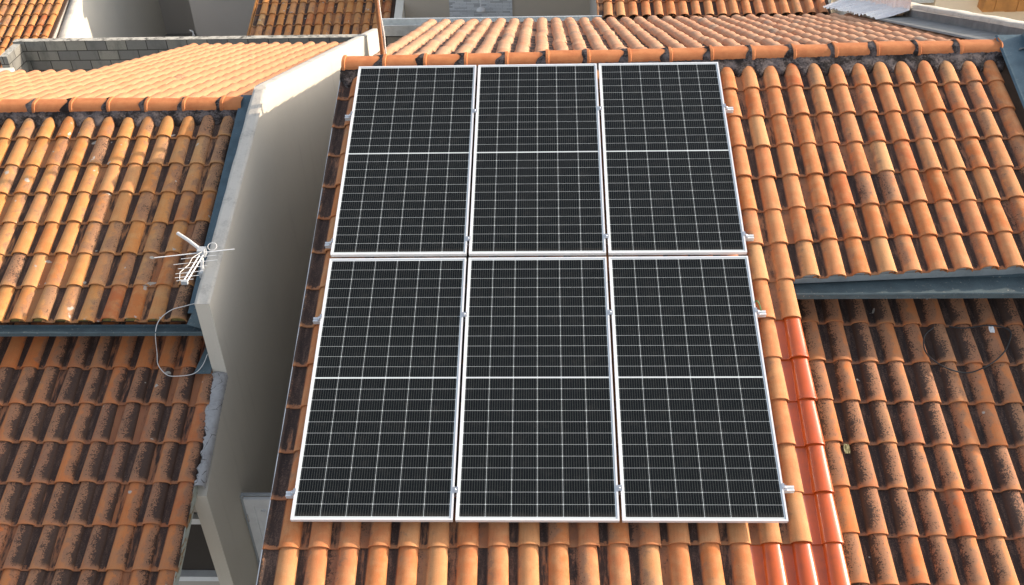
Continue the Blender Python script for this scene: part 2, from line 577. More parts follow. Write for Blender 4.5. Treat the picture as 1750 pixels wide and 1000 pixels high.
def cells_mat():
    W, H = 1.134, 2.278
    m, t, b = newmat("solar_cells")
    g = N(t)
    uv = g.node("ShaderNodeUVMap", uv_map="uv").outputs[0]
    s = g.node("ShaderNodeSeparateXYZ"); g.link(uv, s.inputs[0])
    x, y = s.outputs[0], s.outputs[1]
    mx, my, mid = 0.024, 0.026, 0.011
    cw = (W - 2 * mx) / 6
    chh = (H / 2 - my - mid / 2) / 12
    # fold the two halves onto one
    yy = g.math('SUBTRACT', g.math('ABSOLUTE', g.math('SUBTRACT', y, H / 2)), mid / 2)   # 0 at the mid gap
    def band(p, size, half):
        q = g.math('FRACT', g.math('DIVIDE', p, size))
        d = g.math('MULTIPLY', g.math('MINIMUM', q, g.math('SUBTRACT', 1.0, q)), size)   # distance to grid line
        return d, g.math('LESS_THAN', d, half)
    xx = g.math('SUBTRACT', x, mx)
    dx, lx = band(xx, cw, 0.00105)
    dy, ly = band(yy, chh, 0.00085)
    diam = g.math('LESS_THAN', g.math('ADD', dx, dy), 0.0062)
    # only every second row line carries the full white diamonds
    edge = g.math('MAXIMUM', g.math('LESS_THAN', xx, 0.0), g.math('GREATER_THAN', xx, 6 * cw))
    edge = g.math('MAXIMUM', edge, g.math('MAXIMUM', g.math('LESS_THAN', yy, 0.0), g.math('GREATER_THAN', yy, 12 * chh)))
    white = g.math('MAXIMUM', g.math('MAXIMUM', lx, ly), g.math('MAXIMUM', diam, edge))
    db, bus = band(g.math('ADD', xx, cw / 20), cw / 10, 0.00065)
    nz = g.noise(g.mapping(uv, (6, 6, 6)), 1.3, 4, 0.6)
    oi = g.node("ShaderNodeObjectInfo")
    cell = g.mix(nz, (0.0040, 0.0050, 0.0058), (0.0080, 0.0098, 0.0112))
    c = g.mix(g.math('MULTIPLY', bus, 0.8), cell, (0.15, 0.16, 0.15))
    c = g.mix(white, c, (0.60, 0.645, 0.66))
    # dust film, settled towards the lower rim
    dust = g.smooth(g.noise(g.mapping(uv, (3, 3, 3)), 2.5, 6, 0.7), 0.5, 0.8)
    c = g.mix(g.math('MULTIPLY', dust, 0.035), c, (0.35, 0.32, 0.28))
    low = g.math('MULTIPLY', g.math('SUBTRACT', 1.0, g.smooth(g.math('ADD', y, g.math('MULTIPLY', g.noise(g.mapping(uv, (5, 5, 5)), 2.0, 4), 0.06)), 0.03, 0.10)), 0.10)
    c = g.mix(low, c, (0.35, 0.31, 0.26))
    g.link(c, b.inputs["Base Color"])
    b.inputs["Roughness"].default_value = 0.16
    b.inputs["IOR"].default_value = 1.24
    return m


M_cells = cells_mat()

# ------------------------------------------------------------------ clay roof tiles
PITCH, ROW, TL = 0.2096, 0.372, 0.43


def tile_profile(t, thin=0.0):
    """cross section at station t (0 upper end, 1 lower end) -> list of (x, n)"""
    a = 0.064 + (0.0755 - 0.064) * t
    hb = 0.044 + (0.052 - 0.044) * t
    fl = 0.0010 if t > 0.962 else 0.0
    a += fl - thin * 0.8; hb += fl - thin
    out = [(-0.190, 0.000), (-0.182, 0.012), (-0.172, 0.015), (-0.162, 0.009), (-0.152, 0.000), (-0.128, -0.004), (-0.100, -0.003)]
    out = [(x, n - thin) for x, n in out]
    out.append((-a - 0.006, 0.000 - thin))
    for k in range(13):
        th = math.pi * k / 12
        out.append((-a * math.cos(th), hb * math.sin(th) ** 0.85 + 0.001 - thin * 0.2))
    out.append((a + 0.001, -0.010))
    return out


def tile_template():
    st = [0.0, 0.35, 0.7, 0.955, 0.965, 1.0]
    V, UV, F, SM = [], [], [], []
    np_ = len(tile_profile(0))
    def n_off(t): return 0.0165 * t
    rows = []
    for t in st:
        r = []
        for x, n in tile_profile(t):
            r.append(len(V)); V.append((x, t * TL, n + n_off(t))); UV.append((x, (1 - t) * TL))
        rows.append(r)
    for a, b in zip(rows, rows[1:]):
        for j in range(np_ - 1):
            F.append((a[j], a[j + 1], b[j + 1], b[j])); SM.append(True)
    # lower end face and a bit of the underside
    outer, inner, deep = [], [], []
    for (x, n), (xi, ni) in zip(tile_profile(1.0), tile_profile(1.0, 0.010)):
        outer.append(len(V)); V.append((x, TL, n + n_off(1))); UV.append((x, 0.0))
    for (xi, ni) in tile_profile(1.0, 0.010):
        inner.append(len(V)); V.append((xi, TL, ni + n_off(1))); UV.append((xi, 0.0))
    for (xi, ni) in tile_profile(0.9, 0.010):
        deep.append(len(V)); V.append((xi, 0.86 * TL, ni + n_off(0.86))); UV.append((xi, 0.05))
    for j in range(np_ - 1):
        F.append((outer[j], outer[j + 1], inner[j + 1], inner[j])); SM.append(False)
        F.append((inner[j], inner[j + 1], deep[j + 1], deep[j])); SM.append(False)
    return np.array(V), np.array(UV), np.array(F), np.array(SM)


TV, TUV, TF, TSM = tile_template()


def tile_roof(name, parent, O, ux, uv, tiles, mats, under=None, lichside=0.0, loose=1.0, umat=None):
    """tiles: list of (x of the crest, v of the lower end, hue 0-1, dirt 0-1, pan 0-1, material index)"""
    O, ux, uv = Vector(O), Vector(ux).normalized(), Vector(uv).normalized()
    un = ux.cross(uv); un = un if un.z > 0 else -un
    B = np.array([list(ux), list(uv), list(un)])
    K, nv, nf = len(tiles), len(TV), len(TF)
    tl = np.array(tiles, float)
    V = np.repeat(TV[None], K, 0).copy()
    ang = rng.normal(0, 0.006 * loose, K)
    c, s = np.cos(ang), np.sin(ang)
    yr = V[:, :, 1] - TL
    xr = V[:, :, 0].copy()
    V[:, :, 0] = xr * c[:, None] - yr * s[:, None]
    V[:, :, 1] = xr * s[:, None] + yr * c[:, None]
    sc = rng.normal(1, 0.035, K)
    V[:, :, 2] *= sc[:, None]
    V[:, :, 2] += (rng.normal(0, 0.0016 * loose, K))[:, None] + (rng.normal(0, 0.012 * loose, K))[:, None] * xr
    V[:, :, 0] += (tl[:, 0] + rng.normal(0, 0.0025 * loose, K))[:, None]
    V[:, :, 1] += (tl[:, 1] + rng.normal(0, 0.0035 * loose, K))[:, None]
    W = V.reshape(-1, 3) @ B + np.array(O)
    M = ROOT[parent.name]
    W = W - np.array(M.translation)
    flip = (ux.cross(uv).dot(un) < 0)
    F = (TF[None] + (np.arange(K) * nv)[:, None, None]).reshape(-1, 4)
    if flip: F = F[:, ::-1]
    mi = np.repeat(tl[:, 5].astype(int), nf)
    sm = np.tile(TSM, K)
    col = np.repeat(np.concatenate([tl[:, 2:5], np.full((K, 1), lichside)], 1), nv, 0)
    uvs = np.tile(TUV, (K, 1))
    nt = len(W)
    # timber underlay slab
    if under:
        x0, x1, v0, v1 = under
        q = []
        for n in (-0.055, -0.022):
            for (xx, vv) in ((x0, v0), (x1, v0), (x1, v1), (x0, v1)):
                q.append(O + ux * xx + uv * vv + un * n - M.translation)
        W = np.concatenate([W, np.array([list(p) for p in q])])
        bf = np.array([(0, 3, 2, 1), (4, 5, 6, 7), (0, 1, 5, 4), (1, 2, 6, 5), (2, 3, 7, 6), (3, 0, 4, 7)])
        if flip: bf = bf[:, ::-1]
        F = np.concatenate([F, bf + nt])
        mi = np.concatenate([mi, np.full(6, len(mats))])
        sm = np.concatenate([sm, np.zeros(6, bool)])
        col = np.concatenate([col, np.zeros((8, 4))]); uvs = np.concatenate([uvs, np.zeros((8, 2))])
    me = bpy.data.meshes.new(name)
    me.vertices.add(len(W)); me.loops.add(F.size); me.polygons.add(len(F))
    me.vertices.foreach_set("co", W.astype(np.float32).ravel())
    me.loops.foreach_set("vertex_index", F.astype(np.int32).ravel())
    me.polygons.foreach_set("loop_start", np.arange(0, F.size, 4, dtype=np.int32))
    for m in mats: me.materials.append(m)
    me.materials.append(umat or M_under)
    me.polygons.foreach_set("material_index", mi.astype(np.int32))
    me.update(calc_edges=True)
    me.polygons.foreach_set("use_smooth", sm)
    ca = me.color_attributes.new("tile", 'FLOAT_COLOR', 'POINT')
    ca.data.foreach_set("color", col.astype(np.float32).ravel())
    ul = me.uv_layers.new(name="uv")
    ul.data.foreach_set("uv", uvs[F.ravel()].astype(np.float32).ravel())
    me.validate()
    o = bpy.data.objects.new(name, me)
    COL.objects.link(o)
    o.parent = parent
    ROOT[o.name] = M.copy()
    return o


def hue():
    return float(np.clip(rng.beta(2.2, 2.0), 0.02, 1))


def tilefield(xs, vrows, dirt, pan, mi=0, keep=None):
    out = []
    for x in xs:
        for v in vrows:
            if keep and not keep(x, v): continue
            d = dirt(x, v) if callable(dirt) else dirt
            p = pan(x, v) if callable(pan) else pan
            out.append((x, v, hue(), float(np.clip(rng.normal(d, 0.22), 0, 1.25)), float(np.clip(rng.normal(p, 0.28), 0, 1.2)), mi))
    return out


CREST = 0.066            # crest height of a tile over its bed

# ------------------------------------------------------------------ ridge capping
def ridge_caps(parent, x0, x1, yz, zf_front, zf_rear, first, mortar_seed, dip_front, nfun):
    """caps along X; yz(x) -> apex base point (y,z); mortar follows both slopes"""
    caps, mort = MB(), MB()
    L = 0.398
    rr = random.Random(mortar_seed)
    SH = [(-1.0, None), (-0.985, 0.0), (-0.93, 0.22), (-0.82, 0.50), (-0.69, 0.75), (-0.56, 0.90), (-0.38, 0.98), (-0.15, 1.0)]
    SH = SH + [(-p, q) for p, q in SH[::-1]]
    NA = len(SH)
    def arch(x, hw, h, sag=0.0, g=0.0):
        y, z = yz(x)
        return [(x, y + p * hw, z + (-0.024 if q is None else h * q) + sag) for p, q in SH]
    x = first
    while x < x1:
        xe = min(x + L + 0.03, x1)
        j = rr.uniform(-0.006, 0.006)
        prof = [(x, 0.112, 0.063), (x + 0.005, 0.117, 0.068), (x + 0.030, 0.117, 0.068), (x + 0.036, 0.108, 0.056), (x + 0.2, 0.107, 0.054), (xe, 0.104, 0.050)]
        rows = [arch(max(xx, x0), hw, h, j) for xx, hw, h in prof if xx <= x1 + 1e-6]
        caps.grid(rows[:2], 0, True)
        caps.grid(rows[1:3], 0, True)
        caps.grid(rows[2:4], 0, True)
        if len(rows) > 4: caps.grid(rows[3:], 0, True)
        # end face of the collar
        r0 = arch(max(x, x0), 0.112, 0.063, j); r1 = arch(max(x, x0), 0.096, 0.050, j)
        caps.grid([r1, r0], 0, False)
        # mortar collar to the left of the next cap's ring
        xm = x + L
        if xm < x1 - 0.05:
            rows = []
            ph = rr.uniform(0, 9)
            wl = rr.uniform(0.035, 0.075)
            for a in range(5):
                row = []
                for k, (p_, q_) in enumerate(SH):
                    th = math.pi * k / (NA - 1)
                    left = wl * (0.8 + 0.45 * math.sin(3.1 * th + ph) * rr.uniform(0.5, 1) + 0.5 * abs(math.cos(th)))
                    xx = xm + 0.004 - left * a / 4
                    gq = 0.011 * (1 - (a / 4) ** 2) - (0.006 if a == 4 else 0) + rr.uniform(-.0015, .0015)
                    y, z = yz(xx)
                    row.append((xx, y + p_ * (0.107 + gq), z + (-0.024 if q_ is None else (0.052 + gq) * q_) + j))
                rows.append(row)
            mort.grid(rows, 0, True)
        x += L
    ro = caps.build("ridge_tiles", M_ridge, parent)
    # bedding mortar squeezed out on the front slope
    for sgn, zf in ((-1, zf_front), (1, zf_rear)):
        n = int((x1 - x0) / 0.022)
        rows = []
        low = 0.0
        for i in range(n + 1):
            xx = x0 + (x1 - x0) * i / n
            y, z = yz(xx)
            low = 0.75 * low + 0.25 * rr.uniform(-0.045, 0.045)
            crest = nfun(xx)                      # 1 on a barrel, 0 in a pan
            d0, d1 = 0.080, 0.108 + dip_front * (0.40 + 0.60 * (1 - crest)) + low
            if sgn > 0: d1 = 0.115 + 0.03 * rr.random()
            row = []
            for k in range(11):
                t = min(1.0, k / 9)
                d = d0 + (d1 - d0) * t
                yy = y + sgn * d
                h = 0.088 - 0.050 * t * (1 - 0.4 * crest) + rr.uniform(-0.005, 0.005)
                if k == 9: h -= 0.012
                if k == 10: h = -0.03; yy += sgn * 0.004
                row.append((xx + rr.uniform(-.003, .003), yy, zf(yy) + h))
            rows.append(row)
        mort.grid(rows, 0, True)
    mo = mort.build("ridge_mortar", M_mortar, ro)
    return ro


# ================================================================== GROUND
g_ = MB()
NG = 2
g_.add([(-400, -400, GZ), (400, -400, GZ), (400, 400, GZ), (-400, 400, GZ)], [(0, 1, 2, 3)])
tag(g_.build("ground", M_ground), kind="structure")

# ================================================================== MAIN HOUSE
house = thing("house", (1.9, 0.2, GZ), "terracotta tiled house carrying the six solar panels", "house")
DB = 0.10 + CREST + 0.0     # bed depth below the panel plane
frontO = P(0, 0, -DB)
UX, UV = Vector((1, 0, 0)), Vector((0, -cT, -sT))

# roof body below the tiles
def zf_main(y, n=-DB):
    v = (-(y) - n * sT) / cT
    return Z0 - v * sT + n * cT
SR = 0.3100
def zr_main(y):
    return 5.978 - SR * (y - 0.25) - 0.066

xs_main = [-0.0166 + PITCH * k for k in range(0, 31)]
rows_main = [0.228 + ROW * k for k in range(0, 15)]
tiles = []
for k, x in enumerate(xs_main):
    for j, v in enumerate(rows_main):
        if k > 18 and j > 6: continue
        if k > 29: continue
        gl = (k == 18 and j >= 8) or (k in (16, 17) and j >= 13)
        if k <= 18:
            d = 0.16 if v > 4.4 else 0.10
            p = 0.62
        else:
            d, p = 0.18 + 0.06 * (j >= 4) + 0.18 * (k >= 28), 0.66 + 0.02 * (k - 18)
        if k == 0: p = 0.9
        sh = -0.0145 * (x - 3.7) if k <= 18 else -(x - 3.45) / 1.8 * (0.039 + 0.0102 * j)
        tiles.append((x, v + sh, hue(), float(np.clip(rng.normal(d, 0.16), 0, 1)), float(np.clip(rng.normal(p, 0.25), 0, 1.2)), 1 if gl else 0))
dirty = {(21, 4): 0.85, (22, 6): 0.7, (24, 6): 0.65, (19, 5): 0.5, (23, 4): 0.5, (20, 7): 0.5}
roof_a = tile_roof("tile_roof", house, frontO, UX, UV, [t for t in tiles if t[5] == 0], [M_tile],
                   under=(-0.17, 3.79, -0.2, 5.38), lichside=1.0)
ur = MB()
ur.prism([(-0.2, -0.022), (2.22, -0.022), (2.22, -0.055), (-0.2, -0.055)], 3.795, 6.3, lambda a, b, t: P(t, a, b - DB))
ur.build("roof_board", M_under, roof_a)
gl_t = [(a, b, rng.random(), 0, 0, 0) for (a, b, c, d, e, m) in tiles if m == 1]
go = tile_roof("glazed_tiles", house, frontO, UX, UV, gl_t, [M_glaze], loose=0.8)
go["label"] = "glossy orange glazed replacement tiles"

# lower roof on the right
LOW = 0.48 + CREST
xs_rl = [4.215 + PITCH * k for k in range(-2, 10)]
rows_rl = [2.648 + 0.3695 * k - 0.3695 for k in range(0, 10)]
t_rl = tilefield(xs_rl, rows_rl, #
    lambda x, v: 0.92 - 0.07 * (v - 2.6), lambda x, v: 1.0)
tile_roof("tile_roof", house, P(0, 0, -LOW), UX, UV, [(a, b + 0.025 * (a - 4.6), c, d, e, f) for a, b, c, d, e, f in t_rl], [M_tile_low], under=(3.805, 6.3, 2.2, 6.0), lichside=1.3)

# rear slope
RV = Vector((0, math.cos(math.atan(SR)), -math.sin(math.atan(SR))))
rearO = Vector((0, 0.25, 5.978 - CREST))
xs_r = [0.084 + PITCH * k for k in range(0, 31)]
t_rr = tilefield(xs_r, [0.425 + ROW * k for k in range(0, 15)], 0.10, lambda x, v: 1.05 if v < 3.4 else 0.35)
tile_roof("tile_roof", house, rearO, Vector((-1, 0, 0)), RV, [(-a, b, c, d, e, f) for a, b, c, d, e, f in t_rr], [M_tile_rear],
          under=(-6.35, -0.02, 0.05, 5.9), loose=2.2, lichside=0.3)

def crestphase(xs):
    def f(x):
        d = abs(((x - xs[0] + PITCH / 2) % PITCH) - PITCH / 2)
        return max(0.0, 1 - (d / 0.075) ** 2) ** 0.5 if d < 0.075 else 0.0
    return f
ridge_caps(house, -0.20, 6.2, lambda x: (0.20 + 0.020 * x, zf_main(0.20 + 0.020 * x) + CREST - 0.006 ),
           lambda y: zf_main(y), lambda y: zr_main(y), -0.19, 5, 0.150, crestphase(xs_main))

# gutter of the upper right roof
gt = MB()
gx0, gx1 = 3.83, 6.6
gy, fz, lz = -2.115, 4.985, 5.035
prof = [(gy, fz + 0.035), (gy, fz), (gy - 0.268, fz), (gy - 0.274, lz - 0.004), (gy - 0.284, lz), (gy - 0.289, lz - 0.012),
        (gy - 0.281, lz - 0.018), (gy - 0.280, fz - 0.010), (gy + 0.004, fz - 0.010), (gy + 0.004, fz + 0.035)]
gt.prism(prof, gx0, gx1, lambda a, b, t: (t, a, b))
go = gt.build("gutter", M_galv, house)
bk = MB()
def ve(x): return 2.46 - (x - 3.45) / 1.8 * 0.1002
xa, xb = gx0 + 0.005, 6.16
def eb(x, dv, n): return P(x, ve(x) + dv, n - DB)
bk.hexa([eb(xa, -0.024, -0.074), eb(xb, -0.024, -0.105), eb(xb, -0.018, -0.105), eb(xa, -0.018, -0.074),
         eb(xa, -0.024, 0.001), eb(xb, -0.024, 0.001), eb(xb, -0.018, 0.001), eb(xa, -0.018, 0.001)])
bk.build("gutter_back", M_gutback, go)
for k in range(19, 30):
    x = xs_main[k]
    ef = MB()
    pr = [(x + 0.060 * math.cos(math.pi * i / 8), 0.044 * math.sin(math.pi * i / 8) + 0.0015) for i in range(9)]
    ef.prism(pr, ve(x) - 0.030, ve(x) - 0.019, lambda a, b, t: P(a, t, b - DB + 0.008))
    ef.build("eave_filler", M_gutback, house)

# flashings on the right
fl = MB()
fl.prism([(6.165, 0.012), (6.185, 0.022), (6.42, 0.022), (6.44, 0.10), (6.446, 0.10), (6.426, 0.016), (6.188, 0.015), (6.17, 0.004)], -0.40, 2.52,
         lambda a, b, t: P(a, t, b - 0.075))
fl.build("flashing", M_bluefl, house)
fl = MB()
def rear_pt(x, v, n): return rearO + Vector((x, 0, 0)) + RV * v + Vector((0, RV.z * -1, RV.y)) * n
fl.prism([(6.33, 0.070), (6.36, 0.085), (6.748, 0.105), (6.748, 0.20), (6.742, 0.20), (6.742, 0.111), (6.35, 0.091), (6.33, 0.077)][::-1], -0.1, 4.35, lambda a, b, t: rear_pt(a, t, b))
fl.build("flashing", M_greyfl, house)
# parapet on the right
pw = MB()
def par_top(y): return 6.125 - 0.302 * (y - 0.30) if y > 0.30 else 6.125 - 0.33 * (0.30 - y)
ys = [-3.0, -1.5, 0.3, 2.5, 5.0, 7.9]
poly = [(y, par_top(y) + 0.004 * math.sin(7 * y)) for y in ys] + [(7.9, GZ), (-3.0, GZ)]
pw.prism(poly, 6.75, 6.93, lambda a, b, t: (t, a, b))
pw.build("parapet", M_wall_white, house)
pc = MB()
rows = []
for i in range(60):
    y = -3.0 + 10.9 * i / 59
    z = par_top(y) + 0.004 * math.sin(7 * y)
    jj = [random.uniform(-.006, .006) for _ in range(6)]
    rows.append([(6.742 + jj[0], y, z - 0.03 + jj[1]), (6.740 + jj[2], y, z + 0.012), (6.76, y, z + 0.022 + jj[3] * .5), (6.92, y, z + 0.022 + jj[4] * .5), (6.942, y, z + 0.01), (6.94, y, z - 0.03)])
pc.grid(rows)
pc.build("parapet_cap", M_wall_top, house)
# crinkled foil over the rear flashing
ff = MB()
rows = []
for i in range(150):
    v = 4.05 + 2.75 * i / 149
    row = []
    for j in range(26):
        t = j / 25
        if t < 0.6: x, n = 6.29 + (6.715 - 6.29) * t / 0.6, 0.085 + 0.10 * t / 0.6
        elif t < 0.8: x, n = 6.715 + 0.008 * (t - .6), 0.185 + (0.435 - 0.185) * (t - 0.6) / 0.2
        else: x, n = 6.72 + 0.16 * (t - 0.8) / 0.2, 0.435
        a = 0.024 * math.sin(17 * v + 3 * t + 2 * math.sin(9 * v)) + 0.020 * math.sin(41 * v - 5 * t + 3 * math.sin(5 * v)) + random.uniform(-0.005, 0.005)
        row.append(rear_pt(x + 0.3 * a * t, v + 0.05 * math.sin(4 * t + 1), n + a * (0.55 + 0.6 * t) + 0.016))
    rows.append(row)
ff.grid(rows)
ff.build("foil_flashing", M_foil, house)
# zinc valley gutter behind
zg = MB()
zprof = [(6.20, 4.005), (6.20, 3.83), (6.206, 3.83), (6.206, 3.99), (6.23, 3.99), (6.23, 3.90), (6.44, 3.90), (6.44, 4.02), (6.475, 4.02), (6.475, 3.894), (6.224, 3.894), (6.212, 4.005)]
zg.prism(zprof, -0.86, 2.72, lambda a, b, t: (t, a, b))
zg.box((-0.868, 6.205, 3.90), (-0.861, 6.47, 4.01))
zg.build("gutter", M_zinc, house)
# body walls
bw = MB()
bw.prism([(0.22, 5.76), (-4.7, zf_main(-4.7) - 0.075), (-4.7, GZ), (5.75, GZ), (5.75, 4.14)], -0.06, 3.78, lambda a, b, t: (t, a, b))
bw.prism([(0.22, 5.76), (-1.88, zf_main(-1.88) - 0.075), (-1.88, GZ), (5.75, GZ), (5.75, 4.14)], 3.782, 6.40, lambda a, b, t: (t, a, b))
bw.build("wall", M_wall_grey, house)
bb = MB()
bb.box((-0.86, 6.25, GZ), (2.72, 6.43, 3.82))
bb.build("wall", M_block, house)
# pale strip sealing the left verge
vs_ = MB()
vs_.prism([(-0.212, -0.006), (-0.206, -0.006), (-0.206, -0.075), (-0.212, -0.075)], -0.2, 5.38, lambda a, b, t: P(a, t, b - DB + 0.012))
vs_.build("verge_strip", M_white_paint, house)

# ================================================================== SOLAR PANELS
W_, H_, GAPX, GAPY = 1.134, 2.278, 0.02, 0.025
BM = Matrix(((1, 0, 0, 0), (0, cT, -sT, 0), (0, sT, cT, 0), (0, 0, 0, 1)))   # x right, y up-slope, z normal


def make_panel(u, v, label):
    M = Matrix.Translation(P(u, v + H_, -0.035)) @ BM      # origin at the lower left corner of the underside
    t = thing("solar_panel", (0, 0, 0), label, "solar panel", "solar panels on the tiled roof", M)
    return t


names = [("upper left solar panel, beside the parapet gap and touching the ridge", 0, 0),
         ("upper middle solar panel just below the ridge tiles", 1, 0),
         ("upper right solar panel next to the sunlit upper right tiles", 2, 0),
         ("lower left solar panel, beside the narrow gap with the white shutter", 0, 1),
         ("lower middle solar panel, centre of the row nearest the viewer", 1, 1),
         ("lower right solar panel next to the glossy orange glazed tiles", 2, 1)]
fr = MB()
fw, ft = 0.0125, 0.035
# four mitred frame bars with the glass seat below their lip
def bar(a, b, c, d):   # outer a-b, inner d-c corners
    fr.hexa([(*a, 0), (*b, 0), (*c, 0), (*d, 0), (*a, ft), (*b, ft), (*c, ft), (*d, ft)])
bar((0, 0), (W_, 0), (W_ - fw, fw), (fw, fw))
bar((W_, 0), (W_, H_), (W_ - fw, H_ - fw), (W_ - fw, fw))
bar((W_, H_), (0, H_), (fw, H_ - fw), (W_ - fw, H_ - fw))
bar((0, H_), (0, 0), (fw, fw), (fw, H_ - fw))
proto = make_panel(0, -0.008, names[0][0])
f0 = fr.build("frame", M_alu, proto, local=True)
gm = MB()
e_ = fw - 0.001
gm.add([(e_, e_, ft - 0.004), (W_ - e_, e_, ft - 0.004), (W_ - e_, H_ - e_, ft - 0.004), (e_, H_ - e_, ft - 0.004),
        (e_, e_, ft - 0.010), (W_ - e_, e_, ft - 0.010), (W_ - e_, H_ - e_, ft - 0.010), (e_, H_ - e_, ft - 0.010)],
       [(0, 1, 2, 3), (7, 6, 5, 4)])
c0 = gm.build("cell_sheet", M_cells, proto, local=True)
ul = c0.data.uv_layers.new(name="uv")
for lp in c0.data.loops:
    vv = c0.data.vertices[lp.vertex_index].co
    ul.data[lp.index].uv = (vv.x, vv.y)
for i, (lab, cx, cy) in enumerate(names):
    if i == 0: continue
    t = make_panel(cx * (W_ + GAPX), -0.008 if cy == 0 else H_ + GAPY + 0.007, lab)
    for src in (f0, c0):
        d = src.copy(); COL.objects.link(d); d.parent = t

# rails with their clamps
RT = -0.0135
rail_v = [(0.628, "uppermost aluminium mounting rail, under the upper panels near the ridge"),
          (2.128, "aluminium mounting rail just above the seam between the two panel rows"),
          (2.892, "aluminium mounting rail with the green earth wire at its right end"),
          (4.380, "lowest aluminium mounting rail near the bottom edge of the panels")]
rp = [(-0.020, 0), (0.020, 0), (0.020, 0.012), (0.008, 0.014), (0.008, 0.020), (0.020, 0.022), (0.020, 0.040), (0.006, 0.040), (0.006, 0.030),
      (-0.006, 0.030), (-0.006, 0.040), (-0.020, 0.040), (-0.020, 0.022), (-0.012, 0.020), (-0.012, 0.014), (-0.020, 0.012)]
UL, UR_ = -0.07, 3 * W_ + 2 * GAPX + 0.085
for v, lab in rail_v:
    M = Matrix.Translation(P(UL, v, -0.0755)) @ BM @ Matrix.Rotation(-RT, 4, 'Z')
    t = thing("mounting_rail", (0, 0, 0), lab, "rail", "aluminium rails under the solar panels", M)
    r = MB(); Lr = UR_ - UL
    r.prism(rp, 0, Lr, lambda a, b, x: (x, a, b))
    r.build("rail", M_rail, t, local=True)
    def yoff(x): return x * RT * 0
    for e, x in ((-1, 0.07), (1, 0.07 + 3 * W_ + 2 * GAPX)):
        c = MB()
        c.box((x + min(0, e * 0.030), -0.018, 0.041), (x + max(0, e * 0.030), 0.022, 0.050))
        c.box((x + (e * 0.003 if e > 0 else -0.009), -0.018, 0.050), (x + (0.009 if e > 0 else -0.003), 0.022, 0.0765))
        c.box((x + min(-e * 0.009, e * 0.009), -0.018, 0.0767), (x + max(-e * 0.009, e * 0.009), 0.022, 0.0805))
        c.lathe([(0.0, 0.062), (0.0085, 0.062), (0.0085, 0.050)], (x + e * 0.019, 0.002, 0), k=6)
        c.build("end_clamp", M_bolt, t, local=True)
    for k in (1, 2):
        x = 0.07 + k * W_ + (k - 0.5) * GAPX
        c = MB()
        c.box((x - 0.008, -0.022, 0.041), (x + 0.008, 0.022, 0.0764))
        c.box((x - 0.019, -0.022, 0.0766), (x + 0.019, 0.022, 0.0800))
        c.lathe([(0.0, 0.088), (0.0065, 0.088), (0.0065, 0.080)], (x, 0, 0), k=6)
        c.build("mid_clamp", M_bolt, t, local=True)
    for x in (0.35, 1.25, 2.30, 3.25):
        c = MB()
        c.box((x - 0.018, 0.022, -0.045), (x + 0.018, 0.027, 0.03))
        c.box((x - 0.018, 0.028, -0.048), (x + 0.018, 0.075, -0.043))
        c.build("roof_hook", M_rail, t, local=True)

# earth wire at the third rail
wr = MB()
b0 = P(3.452, 2.838, -0.035)
pts = []
for k in range(14):
    t = k / 13
    pts.append(P(3.42 + 0.075 * t, 2.80 - 0.055 * math.sin(math.pi * t) + 0.035 * t, -0.045 + 0.055 * math.sin(math.pi * t)))
wr.tube(pts, 0.0035, 6)
tag(base_at(wr.build("earth_wire", M_green), pts[0]), "short green earth wire looped at the right end of a rail", "wire")

# ================================================================== LEFT NEIGHBOUR
left = thing("house", (-4.0, 0.5, GZ), "neighbouring tiled house on the left with the lichen spotted roof", "house")
LU, LL = 0.75 + CREST, 1.08 + CREST
def zf_left(y): return zf_main(y, -LU)
def zf_ll(y): return zf_main(y, -LL)
xs_lu = [-1.502 - PITCH * k for k in range(0, 23)]
rows_lu = [0.148 + 0.375 * k for k in range(0, 7)]
def lu_d(x, v): return 0.72 if x > -1.6 else 0.6 if x > -1.8 else 0.45 if x > -2.1 else 0.26 + 0.03 * v
t_lu = tilefield(xs_lu, rows_lu, lu_d, lambda x, v: 0.8)
tile_roof("tile_roof", left, P(0, 0, -LU), UX, UV, t_lu, [M_tile_spot], under=(-6.25, -1.42, -0.25, 2.36), lichside=-1.0)
xs_ll = [-1.232 - PITCH * k for k in range(0, 24)]
rows_ll = [2.698 + 0.3735 * k for k in range(-1, 9)]
t_ll = tilefield(xs_ll, rows_ll, lambda x, v: (0.42 if v < 2.8 else 0.90) - (0.3 if x > -1.4 else 0), lambda x, v: 0.60 if v < 2.8 or x > -1.7 else 0.95)
tile_roof("tile_roof", left, P(0, 0, -LL), UX, UV, t_ll, [M_tile_low], under=(-6.2, -1.235, 1.95, 5.68), lichside=-1.6)
# rear slope, two depths
SL = 0.3146
LV = Vector((0, math.cos(math.atan(SL)), -math.sin(math.atan(SL))))
lyr, lzr = 0.53, 5.397
def zr_left(y): return lzr - SL * (y - lyr) - CREST
xs_lr = [-1.50 - PITCH * k for k in range(0, 26)]
def keep_lr(x, v): return v < 3.75 or x > -4.62
t_lr = tilefield(xs_lr, [0.425 + ROW * k for k in range(0, 20)], 0.02, 0.02, keep=keep_lr)
tile_roof("tile_roof", left, Vector((0, lyr, lzr - CREST)), Vector((-1, 0, 0)), LV, [(-a, b, c, d, e, f) for a, b, c, d, e, f in t_lr], [M_tile_new],
          loose=1.3)
ridge_caps(left, -6.4, -1.37, lambda x: (0.53, zf_left(0.53) + CREST - 0.004), zf_left, zr_left, -6.37, 8, 0.130, crestphase(xs_lu))
